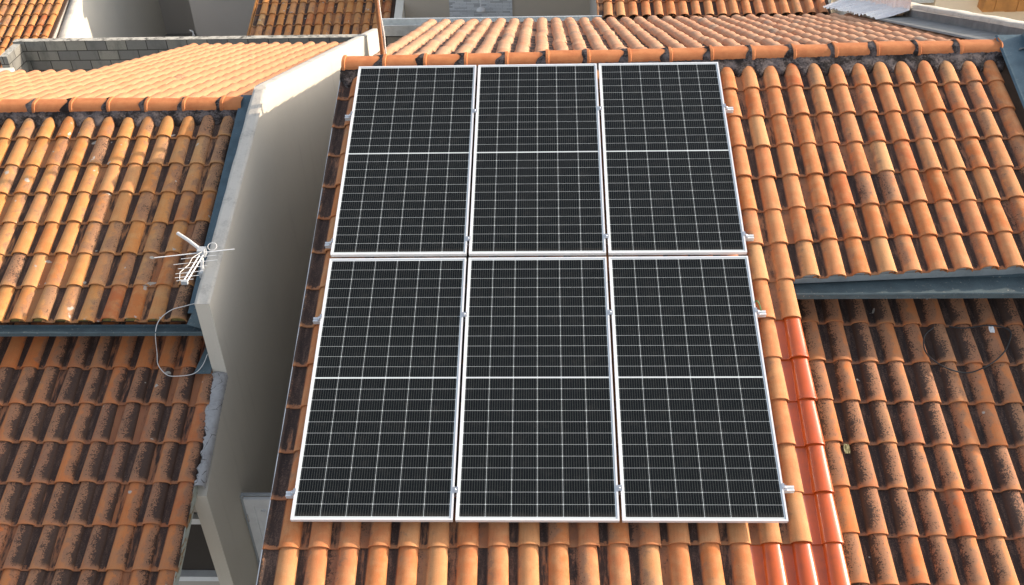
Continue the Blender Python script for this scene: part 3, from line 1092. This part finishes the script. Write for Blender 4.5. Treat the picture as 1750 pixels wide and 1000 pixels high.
# gutter
gt = MB()
gy, fz, lz = -2.022, 4.412, 4.452
prof = [(gy, fz + 0.03), (gy, fz), (gy - 0.100, fz), (gy - 0.106, lz - 0.004), (gy - 0.116, lz), (gy - 0.121, lz - 0.012),
        (gy - 0.113, lz - 0.018), (gy - 0.112, fz - 0.010), (gy + 0.004, fz - 0.010), (gy + 0.004, fz + 0.03)]
gt.prism(prof, -6.3, -1.21, lambda a, b, t: (t, a, b))
gt.build("gutter", M_galv, left)
for x in xs_lu:
    ef = MB()
    pr = [(x + 0.062 * math.cos(math.pi * k / 8), 0.040 * math.sin(math.pi * k / 8) + 0.004) for k in range(9)]
    ef.prism(pr, 2.388 - 0.03, 2.388, lambda a, b, t: P(a, t, b - LU + 0.004))
    ef.build("eave_filler", M_filler, left)
# metal flashing along the parapet
fl = MB()
fl.prism([(-1.405, 0.0), (-1.40, 0.008), (-1.245, 0.008), (-1.213, 0.10), (-1.208, 0.10), (-1.240, 0.002)], -0.40, 2.36, lambda a, b, t: P(a, t, b - 0.735))
fl.build("flashing", M_bluefl, left)
fl = MB()
def llp(x, v, n): return P(x, v, n - LL)
fl.hexa([llp(-1.36, 2.79, 0.082), llp(-1.206, 2.79, 0.082), llp(-1.206, 2.38, 0.10), llp(-1.27, 2.38, 0.10),
         llp(-1.36, 2.79, 0.086), llp(-1.206, 2.79, 0.086), llp(-1.206, 2.38, 0.104), llp(-1.27, 2.38, 0.104)])
fl.hexa([P(-1.40, 2.46, -0.765), P(-1.215, 2.50, -0.80), P(-1.215, 2.30, -0.70), P(-1.33, 2.28, -0.70),
         P(-1.40, 2.46, -0.761), P(-1.215, 2.50, -0.796), P(-1.215, 2.30, -0.696), P(-1.33, 2.28, -0.696)])
fl.build("flashing", M_galv, left)
# parapet wall: rises over the ridge, steps down at the gutter line, ends at the porch
pw = MB()
poly = [(7.62, 3.40), (0.49, 5.586), (-2.257, 4.848), (-2.257, 4.05), (-3.29, 3.60), (-3.29, GZ), (7.62, GZ)]
pw.prism(poly, -1.205, -1.08, lambda a, b, t: (t, a, b))
pw.build("parapet", M_wall, left)
pc = MB()
rows = []
for i in range(90):
    y = 7.62 - (7.62 + 2.262) * i / 89
    z = 5.586 - 0.3066 * (y - 0.49) if y > 0.49 else 5.586 - 0.2687 * (0.49 - y)
    q = [random.uniform(-.004, .004) for _ in range(5)]
    rows.append([(-1.209, y, z - 0.012), (-1.208 + q[0], y, z + 0.004), (-1.18, y, z + 0.007 + q[1] * .6), (-1.11, y, z + 0.007 + q[2] * .6), (-1.078 + q[3] * .7, y, z + 0.003), (-1.0775, y, z - 0.012 + q[4])])
pc.grid(rows)
pc.build("parapet_cap", M_wall_top, left)
mc = MB()
rows = []
lowr = 0
for i in range(70):
    y = -2.262 - 1.03 * i / 69
    z = 4.074 - 0.345 * (-2.262 - y)
    lowr = 0.7 * lowr + 0.3 * random.uniform(-0.06, 0.06)
    q = [random.uniform(-.007, .007) for _ in range(6)]
    xl = -1.20 + lowr + 0.05 * i / 69
    rows.append([(xl - 0.006, y, z - 0.035), (xl, y, z + 0.008 + q[0]), (xl * 0.6 - 1.12 * 0.4, y, z + 0.02 + q[1]), (-1.11, y, z + 0.014 + q[2]), (-1.079 + q[3] * .5, y, z + 0.004 + q[4]), (-1.0765, y, z - 0.05 + q[5] * 2)])
mc.grid(rows)
mc.build("mortar_cap", M_mortar_pale, left)
# verge board with flaking paint
vb = MB()
vb.prism([(-1.178, -0.005), (-1.160, -0.005), (-1.160, -0.105), (-1.178, -0.105)], 3.82, 5.75, lambda a, b, t: P(a, t, b - LL + 0.02))
vb.build("verge_board", M_rustboard, left)
# front facade under the lower roof, with its window
fc = MB()
fy = -2.6
fc.box((-6.2, fy, GZ), (-3.4, fy + 0.15, 3.72))
fc.box((-1.45, fy, GZ), (-1.207, fy + 0.15, 3.72))
fc.box((-3.4, fy, GZ), (-1.45, fy + 0.15, 1.58))
fc.box((-3.4, fy, 2.60), (-1.45, fy + 0.15, 3.72))
fc.build("wall", M_wall_grey, left)
wn = MB()
wn.box((-3.4, fy + 0.02, 2.40), (-1.45, fy + 0.09, 2.48)); wn.box((-1.53, fy + 0.02, 1.66), (-1.452, fy + 0.09, 2.40)); wn.box((-3.398, fy + 0.02, 1.66), (-3.32, fy + 0.09, 2.40))
wn.box((-3.4, fy - 0.03, 1.585), (-1.45, fy + 0.09, 1.655))
wf = wn.build("window_frame", M_white_paint, left)
wg = MB(); wg.box((-3.32, fy + 0.05, 1.66), (-1.53, fy + 0.056, 2.40)); wg.build("window_pane", M_dim_pane, wf)
bw = MB()
bw.prism([(0.45, 5.20), (-1.62, zf_left(-1.62) - 0.075), (-1.62, GZ), (3.6, GZ), (3.6, 4.12)], -6.9, -1.21, lambda a, b, t: (t, a, b))
bw.prism([(3.602, 4.10), (3.602, GZ), (7.3, GZ), (7.3, zr_left(7.3) - 0.08)], -4.55, -1.21, lambda a, b, t: (t, a, b))
bw.build("wall", M_wall, left)

# ================================================================== SHUTTER GATE IN THE GAP
gate = thing("shutter", (-1.07, -2.69, 1.2), "white panelled shutter leaf hinged on the wall in the narrow gap", "shutter")
s = MB()
sx0, sx1, sz0, sz1, sy = -1.052, -0.40, 1.00, 2.88, -2.69
s.box((sx0, sy, sz1 - 0.09), (sx1, sy + 0.035, sz1)); s.box((sx0, sy, sz0), (sx1, sy + 0.035, sz0 + 0.09))
s.box((sx0, sy, sz0 + 0.09), (sx0 + 0.085, sy + 0.035, sz1 - 0.09)); s.box((sx1 - 0.085, sy, sz0 + 0.09), (sx1, sy + 0.035, sz1 - 0.09))
s.build("leaf_frame", M_white_paint, gate)
s = MB()
s.box((sx0 + 0.085, sy + 0.014, sz0 + 0.09), (sx1 - 0.085, sy + 0.024, sz1 - 0.09))
for k in range(4):
    x = sx0 + 0.14 + 0.11 * k
    s.box((x, sy - 0.006, sz0 + 0.14), (x + 0.05, sy + 0.0138, sz1 - 0.16))
s.build("panel", M_white_paint, gate)
s = MB()
s.box((-1.078, sy + 0.005, sz0), (-1.052, sy + 0.06, sz1 + 0.03)); s.box((-1.052, sy + 0.038, sz1 + 0.004), (sx1, sy + 0.06, sz1 + 0.03))
s.build("jamb", M_grey_paint, gate)
for z in (sz0 + 0.25, (sz0 + sz1) / 2, sz1 - 0.25):
    s = MB(); s.tube([(-1.049, sy - 0.006, z - 0.05), (-1.049, sy - 0.006, z + 0.05)], 0.009, 8); s.build("hinge", M_bolt, gate)

# ================================================================== SMALL THINGS ON THE ROOFS
def cable(name, pts, r, mat, label, cat="cable"):
    """smooth curve through the points (Catmull-Rom)"""
    pts = [Vector(p) for p in pts]
    q = [pts[0]] + pts + [pts[-1]]
    out = []
    for i in range(1, len(q) - 2):
        for k in range(6):
            t = k / 6
            out.append(0.5 * ((2 * q[i]) + (q[i + 1] - q[i - 1]) * t + (2 * q[i - 1] - 5 * q[i] + 4 * q[i + 1] - q[i + 2]) * t * t + (3 * q[i] - q[i - 1] - 3 * q[i + 1] + q[i + 2]) * t ** 3))
    out.append(pts[-1])
    m = MB(); m.tube(out, r, 6)
    return tag(base_at(m.build(name, mat), out[0]), label, cat)

# TV antenna on the parapet
ant = thing("antenna", (-1.222, -1.90, 4.86), "small white television antenna fixed to the parapet on a bent pipe", "antenna")
A0 = Vector((-1.20, -1.84, 5.11))
m = MB()
m.tube([(-1.222, -1.90, 4.86), (-1.218, -1.88, 4.98), (-1.212, -1.85, 5.06), (-1.25, -1.79, 5.115), (-1.36, -1.69, 5.125), (-1.49, -1.58, 5.13)], 0.016, 10)
m.build("mast", M_pvc, ant)
m = MB(); m.box((-1.235, -1.875, 5.065), (-1.175, -1.80, 5.135)); m.build("clamp", M_grey_paint, ant); m = MB(); m.box((-1.245, -1.93, 4.885), (-1.2095, -1.875, 4.94)); m.build("clamp", M_grey_paint, ant)
bd = Vector((-0.03, -0.44, 0.0))
m = MB()
for dx in (-0.016, 0.016):
    m.tube([A0 + Vector((dx, 0.0, -0.015)), A0 + bd + Vector((dx, 0, -0.015))], 0.0062, 8)
m.build("boom", M_white_paint, ant)
m = MB(); c = A0 + bd; m.obox(c + Vector((0, 0, -0.015)), (0.026, 0, 0), (0, 0.014, 0), (0, 0, 0.016)); m.build("boom_cap", M_grey_paint, ant)
ed = Vector((1, 0.19, 0.0)).normalized()
m = MB()
m.tube([A0 + Vector((0, -0.02, 0)) - ed * 0.40, A0 + Vector((0, -0.02, 0)) + ed * 0.28], 0.005, 6)
for k, (t, l) in enumerate(((0.20, 0.13), (0.38, 0.16), (0.55, 0.105), (0.72, 0.10), (0.86, 0.085), (0.97, 0.06))):
    c = A0 + bd * t
    m.tube([c - ed * l * 1.15, c + ed * l * 1.15], 0.0026, 5)
m.build("element", M_white_paint, ant)
m = MB()
m.tube([A0 + Vector((0.02, -0.02, 0.02)), A0 + Vector((-0.05, -0.12, 0.015)), A0 + Vector((-0.06, -0.20, 0.0)), A0 + Vector((-0.11, -0.30, -0.01)), A0 + Vector((-0.085, -0.40, -0.015)), A0 + Vector((-0.035, -0.43, -0.015))], 0.0036, 6)
lp = []
for k in range(13):
    a = 2 * math.pi * k / 12
    lp.append(A0 + Vector((0.085 + 0.04 * math.cos(a), 0.03 + 0.03 * math.sin(a), 0.03 + 0.02 * math.sin(a))))
m.tube(lp, 0.0036, 6, cap=False)
m.build("feed_cable", M_pvc, ant)

cable("cable", [P(-1.20, 2.20, -0.62), P(-1.30, 2.25, -0.70), P(-1.42, 2.30, -0.70), P(-1.55, 2.33, -0.72), P(-1.645, 2.42, -0.74), P(-1.68, 2.52, -0.80),
                P(-1.72, 2.60, -1.02), P(-1.70, 2.70, -1.06), P(-1.60, 2.80, -1.06), P(-1.50, 2.815, -1.06), P(-1.36, 2.79, -1.06), P(-1.29, 2.72, -1.04), P(-1.25, 2.62, -1.0)],
      0.0038, M_pvc, "thin white cable looping from the left parapet across the gutter")
cable("cable", [P(x, v, -0.475 + dz) for x, v, dz in ((4.99, 2.72, .02), (4.90, 2.80, .02), (4.88, 2.92, .0), (4.915, 3.03, .02), (5.03, 3.12, .02), (5.18, 3.14, .0), (5.33, 3.09, .02), (5.46, 3.0, .02), (5.56, 2.88, .01), (5.60, 2.75, .02), (5.45, 2.70, .02), (5.25, 2.72, .01), (5.12, 2.71, .02))],
      0.006, M_black, "loose black cable lying in a loop on the lower right roof")

def scrap(loc, size, mat, name, label, cat, seed):
    rr = random.Random(seed)
    m = MB()
    rows = []
    for i in range(5):
        row = []
        for j in range(4):
            row.append((Vector((size[0] * (i / 4 - .5) * (1 - .3 * abs(j - 1.5) / 1.5), size[1] * (j / 3 - .5), rr.uniform(0, 0.008)))))
        rows.append(row)
    vs = [BM.to_3x3() @ p + Vector(loc) for r in rows for p in r]
    n = len(vs)
    dn = Vector((0, -sT, cT)) * -0.003
    vs2 = [p + dn for p in vs]
    fs = [(i * 4 + j, i * 4 + j + 1, (i + 1) * 4 + j + 1, (i + 1) * 4 + j) for i in range(4) for j in range(3)]
    m.add(vs, fs, 0, False); m.add(vs2, [f[::-1] for f in fs], 0, False)
    edge = [0, 1, 2, 3, 7, 11, 15, 19, 18, 17, 16, 12, 8, 4]
    b = MB()
    m.v += []
    k = len(edge)
    off = 0
    for a in range(k):
        i0, i1 = edge[a], edge[(a + 1) % k]
        m.f.append((i0, i1, i1 + n, i0 + n)); m.m.append(0); m.s.append(False)
    return tag(base_at(m.build(name, mat), loc), label, cat)

scrap(P(4.10, 3.80, -0.50), (0.05, 0.08), M_leaf, "dry_leaf", "yellowish dry leaf scrap lying in a pan of the lower right roof", "leaf", 3)
scrap(P(5.46, 2.74, -0.46), (0.05, 0.06), M_paper, "paper_scrap", "tiny pale scrap of paper on the lower right roof near the black cable", "scrap", 5)

# rusty rod behind the ridge
pole = thing("pole", (0.152, 0.52, 5.90), "thin rusty rod standing upright just behind the ridge", "pole")
m = MB(); m.tube([(0.152, 0.52, 5.86), (0.150, 0.52, 6.4), (0.142, 0.52, 7.6)], [0.021, 0.019, 0.017], 10); m.build("rod", M_rust, pole)
m = MB(); m.tube([(0.180, 0.56, 5.85), (0.183, 0.56, 6.1), (0.170, 0.55, 6.30), (0.160, 0.55, 7.0)], 0.008, 6); m.build("wire", M_pvc, pole)

# ================================================================== BACKGROUND
# grey block wall
bwall = MB()
bwall.box((-8.58, 9.25, GZ), (-1.55, 9.40, 2.60))
bwall.box((-8.58, 8.62, GZ), (-8.43, 9.248, 2.56))
o = bwall.build("block_wall", M_block)
base_at(o, (-5.0, 9.3, GZ))
tag(o, "mossy grey concrete block wall behind the left house", "wall")
o = MB().box((-8.62, 4.0, GZ), (-8.36, 8.615, 2.34)).build("boundary_wall", M_wall_white)
base_at(o, (-8.5, 6.3, GZ)); tag(o, "low whitewashed wall running towards the viewer from the block wall", "wall")
o = MB().box((-5.0, 9.16, 1.9), (-4.0, 9.246, 2.36)).build("sheet", M_white_paint)
base_at(o, (-4.5, 9.2, 1.9)); tag(o, "pale board leaning on the grey block wall", "board")


def back_house(name, label, x0, x1, ye, ze, crests, nrows, mat, dirt, pan, ridge_y=3.2, lich=-1.0):
    """front slope rising away from an eave at (ye, ze)"""
    h = thing(name, ((x0 + x1) / 2, ye + 2, GZ), label, "house")
    O = Vector((0, ye, ze - CREST))
    t = tilefield(crests, [-ROW * k for k in range(nrows)], dirt, pan)
    tile_roof("tile_roof", h, O, UX, UV, t, [mat], under=(x0 + 0.03, x1 - 0.03, -ROW * nrows, -0.04), lichside=lich)
    b = MB()
    yr = ye + ROW * nrows * cT
    zr = ze + ROW * nrows * sT
    b.prism([(ye + 0.18, ze - 0.16), (ye + 0.18, GZ), (yr + 5.0, GZ), (yr + 5.0, zr - 0.14 - 5.0 * 0.3), (yr, zr - 0.14)], x0 + 0.05, x1 - 0.05, lambda a, c, t: (t, a, c))
    b.build("wall", M_wall_grey, h)
    r = MB()
    r.hexa([(x0, yr, zr - 0.12), (x1, yr, zr - 0.12), (x1, yr + 5, zr - 0.12 - 1.5), (x0, yr + 5, zr - 0.12 - 1.5),
            (x0, yr, zr - 0.02), (x1, yr, zr - 0.02), (x1, yr + 5, zr - 1.52), (x0, yr + 5, zr - 1.52)])
    r.build("rear_roof", M_tile_new, h)
    return h


hD = back_house("house", "tiled house seen beyond the left parapet, next to the rusty rod", -4.45, -1.44, 11.14, 1.91, [-4.33 + PITCH * k for k in range(14)], 9, M_tile_spot, 0.25, 0.75)
p = MB()
def zD(y): return 1.91 + 0.3346 * (y - 11.14)
p.prism([(10.85, zD(10.85) + 0.06), (14.6, zD(14.6) + 0.06), (14.6, GZ), (10.85, GZ)], -1.42, -1.25, lambda a, b, t: (t, a, b))
p.build("parapet", M_wall_white, hD)
vb = MB(); vb.prism([(-4.56, 0.02), (-4.53, 0.02), (-4.53, -0.10), (-4.56, -0.10)], -3.3, 0.02, lambda a, b, t: Vector((a, 11.14, 1.91)) + UV * t + Vector((0, -sT, cT)) * (b - 0.03)); vb.build("verge_board", M_wood, hD)

hA = back_house("house", "tiled house in the top left corner beyond the whitewashed wall", -16.0, -9.26, 9.6, 0.80, [-9.42 - PITCH * k for k in range(16)], 16, M_tile_spot, 0.2, 0.7)
p = MB()
def zA(y): return 0.80 + 0.3346 * (y - 9.6)
p.prism([(12.36, zA(12.36) - 0.27), (12.36, GZ), (22.0, GZ), (22.0, 4.4), (15.6, zA(15.6) + 0.02)], -9.24, -9.10, lambda a, b, t: (t, a, b))
p.build("parapet", M_wall_white, hA)
pc = MB()
rows = []
for i in range(40):
    y = 12.30 + 3.3 * i / 39
    z = 1.44 + 0.515 * (y - 12.36)
    z = zA(y) - 0.27 + 0.29 * (y - 12.36) / 3.24 + 0.02
    q = [random.uniform(-.01, .01) for _ in range(4)]
    rows.append([(-9.27, y, z - 0.02), (-9.26 + q[0], y, z + q[1]), (-9.10 + q[2], y, z + q[3]), (-9.093, y, z - 0.02)])
pc.grid(rows); pc.build("parapet_cap", M_wall_top, hA)

# grey facade with a white pipe
hg = thing("house", (-5.6, 16.5, GZ), "plain grey house wall in shade beyond the block wall", "house")
MB().box((-7.05, 15.0, GZ), (-4.1, 19.0, 3.6)).build("wall", M_wall_grey, hg)
MB().box((-7.2, 14.9, 3.602), (-3.95, 19.1, 3.75)).build("roof", M_greyfl, hg)
m = MB(); m.tube([(-7.10, 14.93, GZ), (-7.10, 14.93, 0.45)], 0.035, 10); m.tube([(-7.10, 14.93, 0.45), (-7.12, 14.97, 0.52), (-7.20, 15.0, 0.54)], 0.02, 8); m.build("pipe", M_pvc, hg)
o = MB().box((-9.098, 18.2, GZ), (-7.052, 18.4, 3.0)).build("boundary_wall", M_wall_grey)  # added end wall, blocks light so the passage goes black
base_at(o, (-8.0, 18.3, GZ)); tag(o, "added wall closing the passage beside the grey house to keep it dark", "wall")

# beige facade with the stone mosaic and lamp
he = thing("house", (0.9, 13.5, GZ), "house rear wall with a strip of grey stone mosaic at the top centre", "house")
MB().box((-1.24, 12.02, GZ), (3.0, 16.0, 3.4)).build("wall", M_wall_beige, he)
MB().box((-0.26, 11.985, 1.0), (1.11, 12.018, 3.3)).build("stone_mosaic", M_mosaic, he)
MB().box((2.86, 11.6, GZ), (2.99, 12.018, 3.3)).build("pilaster", M_wall_white, he)
MB().box((-1.24, 11.8, 3.402), (3.0, 16.1, 3.55)).build("roof", M_greyfl, he)
lamp = thing("lamp", (0.44, 11.7, 3.3), "white dome lamp hanging in front of the stone mosaic", "lamp")
m = MB(); m.tube([(0.44, 11.75, 2.22), (0.44, 11.75, 3.05), (0.44, 11.80, 3.12), (0.44, 11.984, 3.12)], 0.014, 8); m.build("stem", M_white_paint, lamp)
m = MB(); m.lathe([(0.0, 0.085), (0.03, 0.083), (0.075, 0.06), (0.10, 0.03), (0.105, 0.0), (0.098, -0.006), (0.0, -0.012)], (0.44, 11.75, 2.15)); m.build("lamp_shade", M_pvc, lamp)

# the roof that meets the rear gutter on the right
hF = back_house("house", "tiled roof facing the viewer beyond the rear gutter, top right of centre", 2.74, 6.60, 7.10, 3.80, [2.87 + PITCH * k for k in range(18)], 8, M_tile, 0.15, 0.5)
hF_g = MB(); hF_g.prism([(6.66, 3.60), (6.95, 3.60), (6.95, 3.70), (6.66, 3.70)], 2.75, 6.55, lambda a, b, t: (t, a, b)); hF_g.build("gutter", M_greyfl, hF)

# house beyond the right parapet
hb = thing("house", (10.5, 10.0, GZ), "beige rendered house beyond the right parapet with a wooden eave", "house")
MB().box((8.98, 9.0, GZ), (15.0, 14.0, 3.8)).build("wall", M_wall_beige, hb)
m = MB()
for k in range(26):
    x = 9.75 + 0.20 * k
    m.box((x, 8.72 - 0.01 * (k % 2), 3.13 - 0.004 * k + random.uniform(-.012, .012)), (x + 0.196, 8.99, 3.35))
m.build("eave", M_wood, hb)
MB().box((8.9, 8.7, 3.802), (15.1, 14.1, 3.95)).build("roof", M_greyfl, hb)
hc = thing("house", (8.0, 11.0, GZ), "house with a grey window frame glimpsed behind the foil flashing", "house")
MB().box((6.98, 10.6, GZ), (8.975, 14.0, 3.9)).build("wall", M_recess_shade, hc)  # near-black colour paints in the shade of the recess
m = MB(); m.box((6.98, 9.05, 3.19), (8.97, 9.13, 3.24)); m.box((6.98, 9.05, 3.24), (8.97, 9.09, 3.9)); m.box((8.2, 9.03, 3.24), (8.23, 9.048, 3.9))
m.build("window_frame", M_grey_paint, hc)
MB().box((6.98, 8.9, 3.902), (8.97, 14.1, 4.05)).build("roof", M_greyfl, hc)
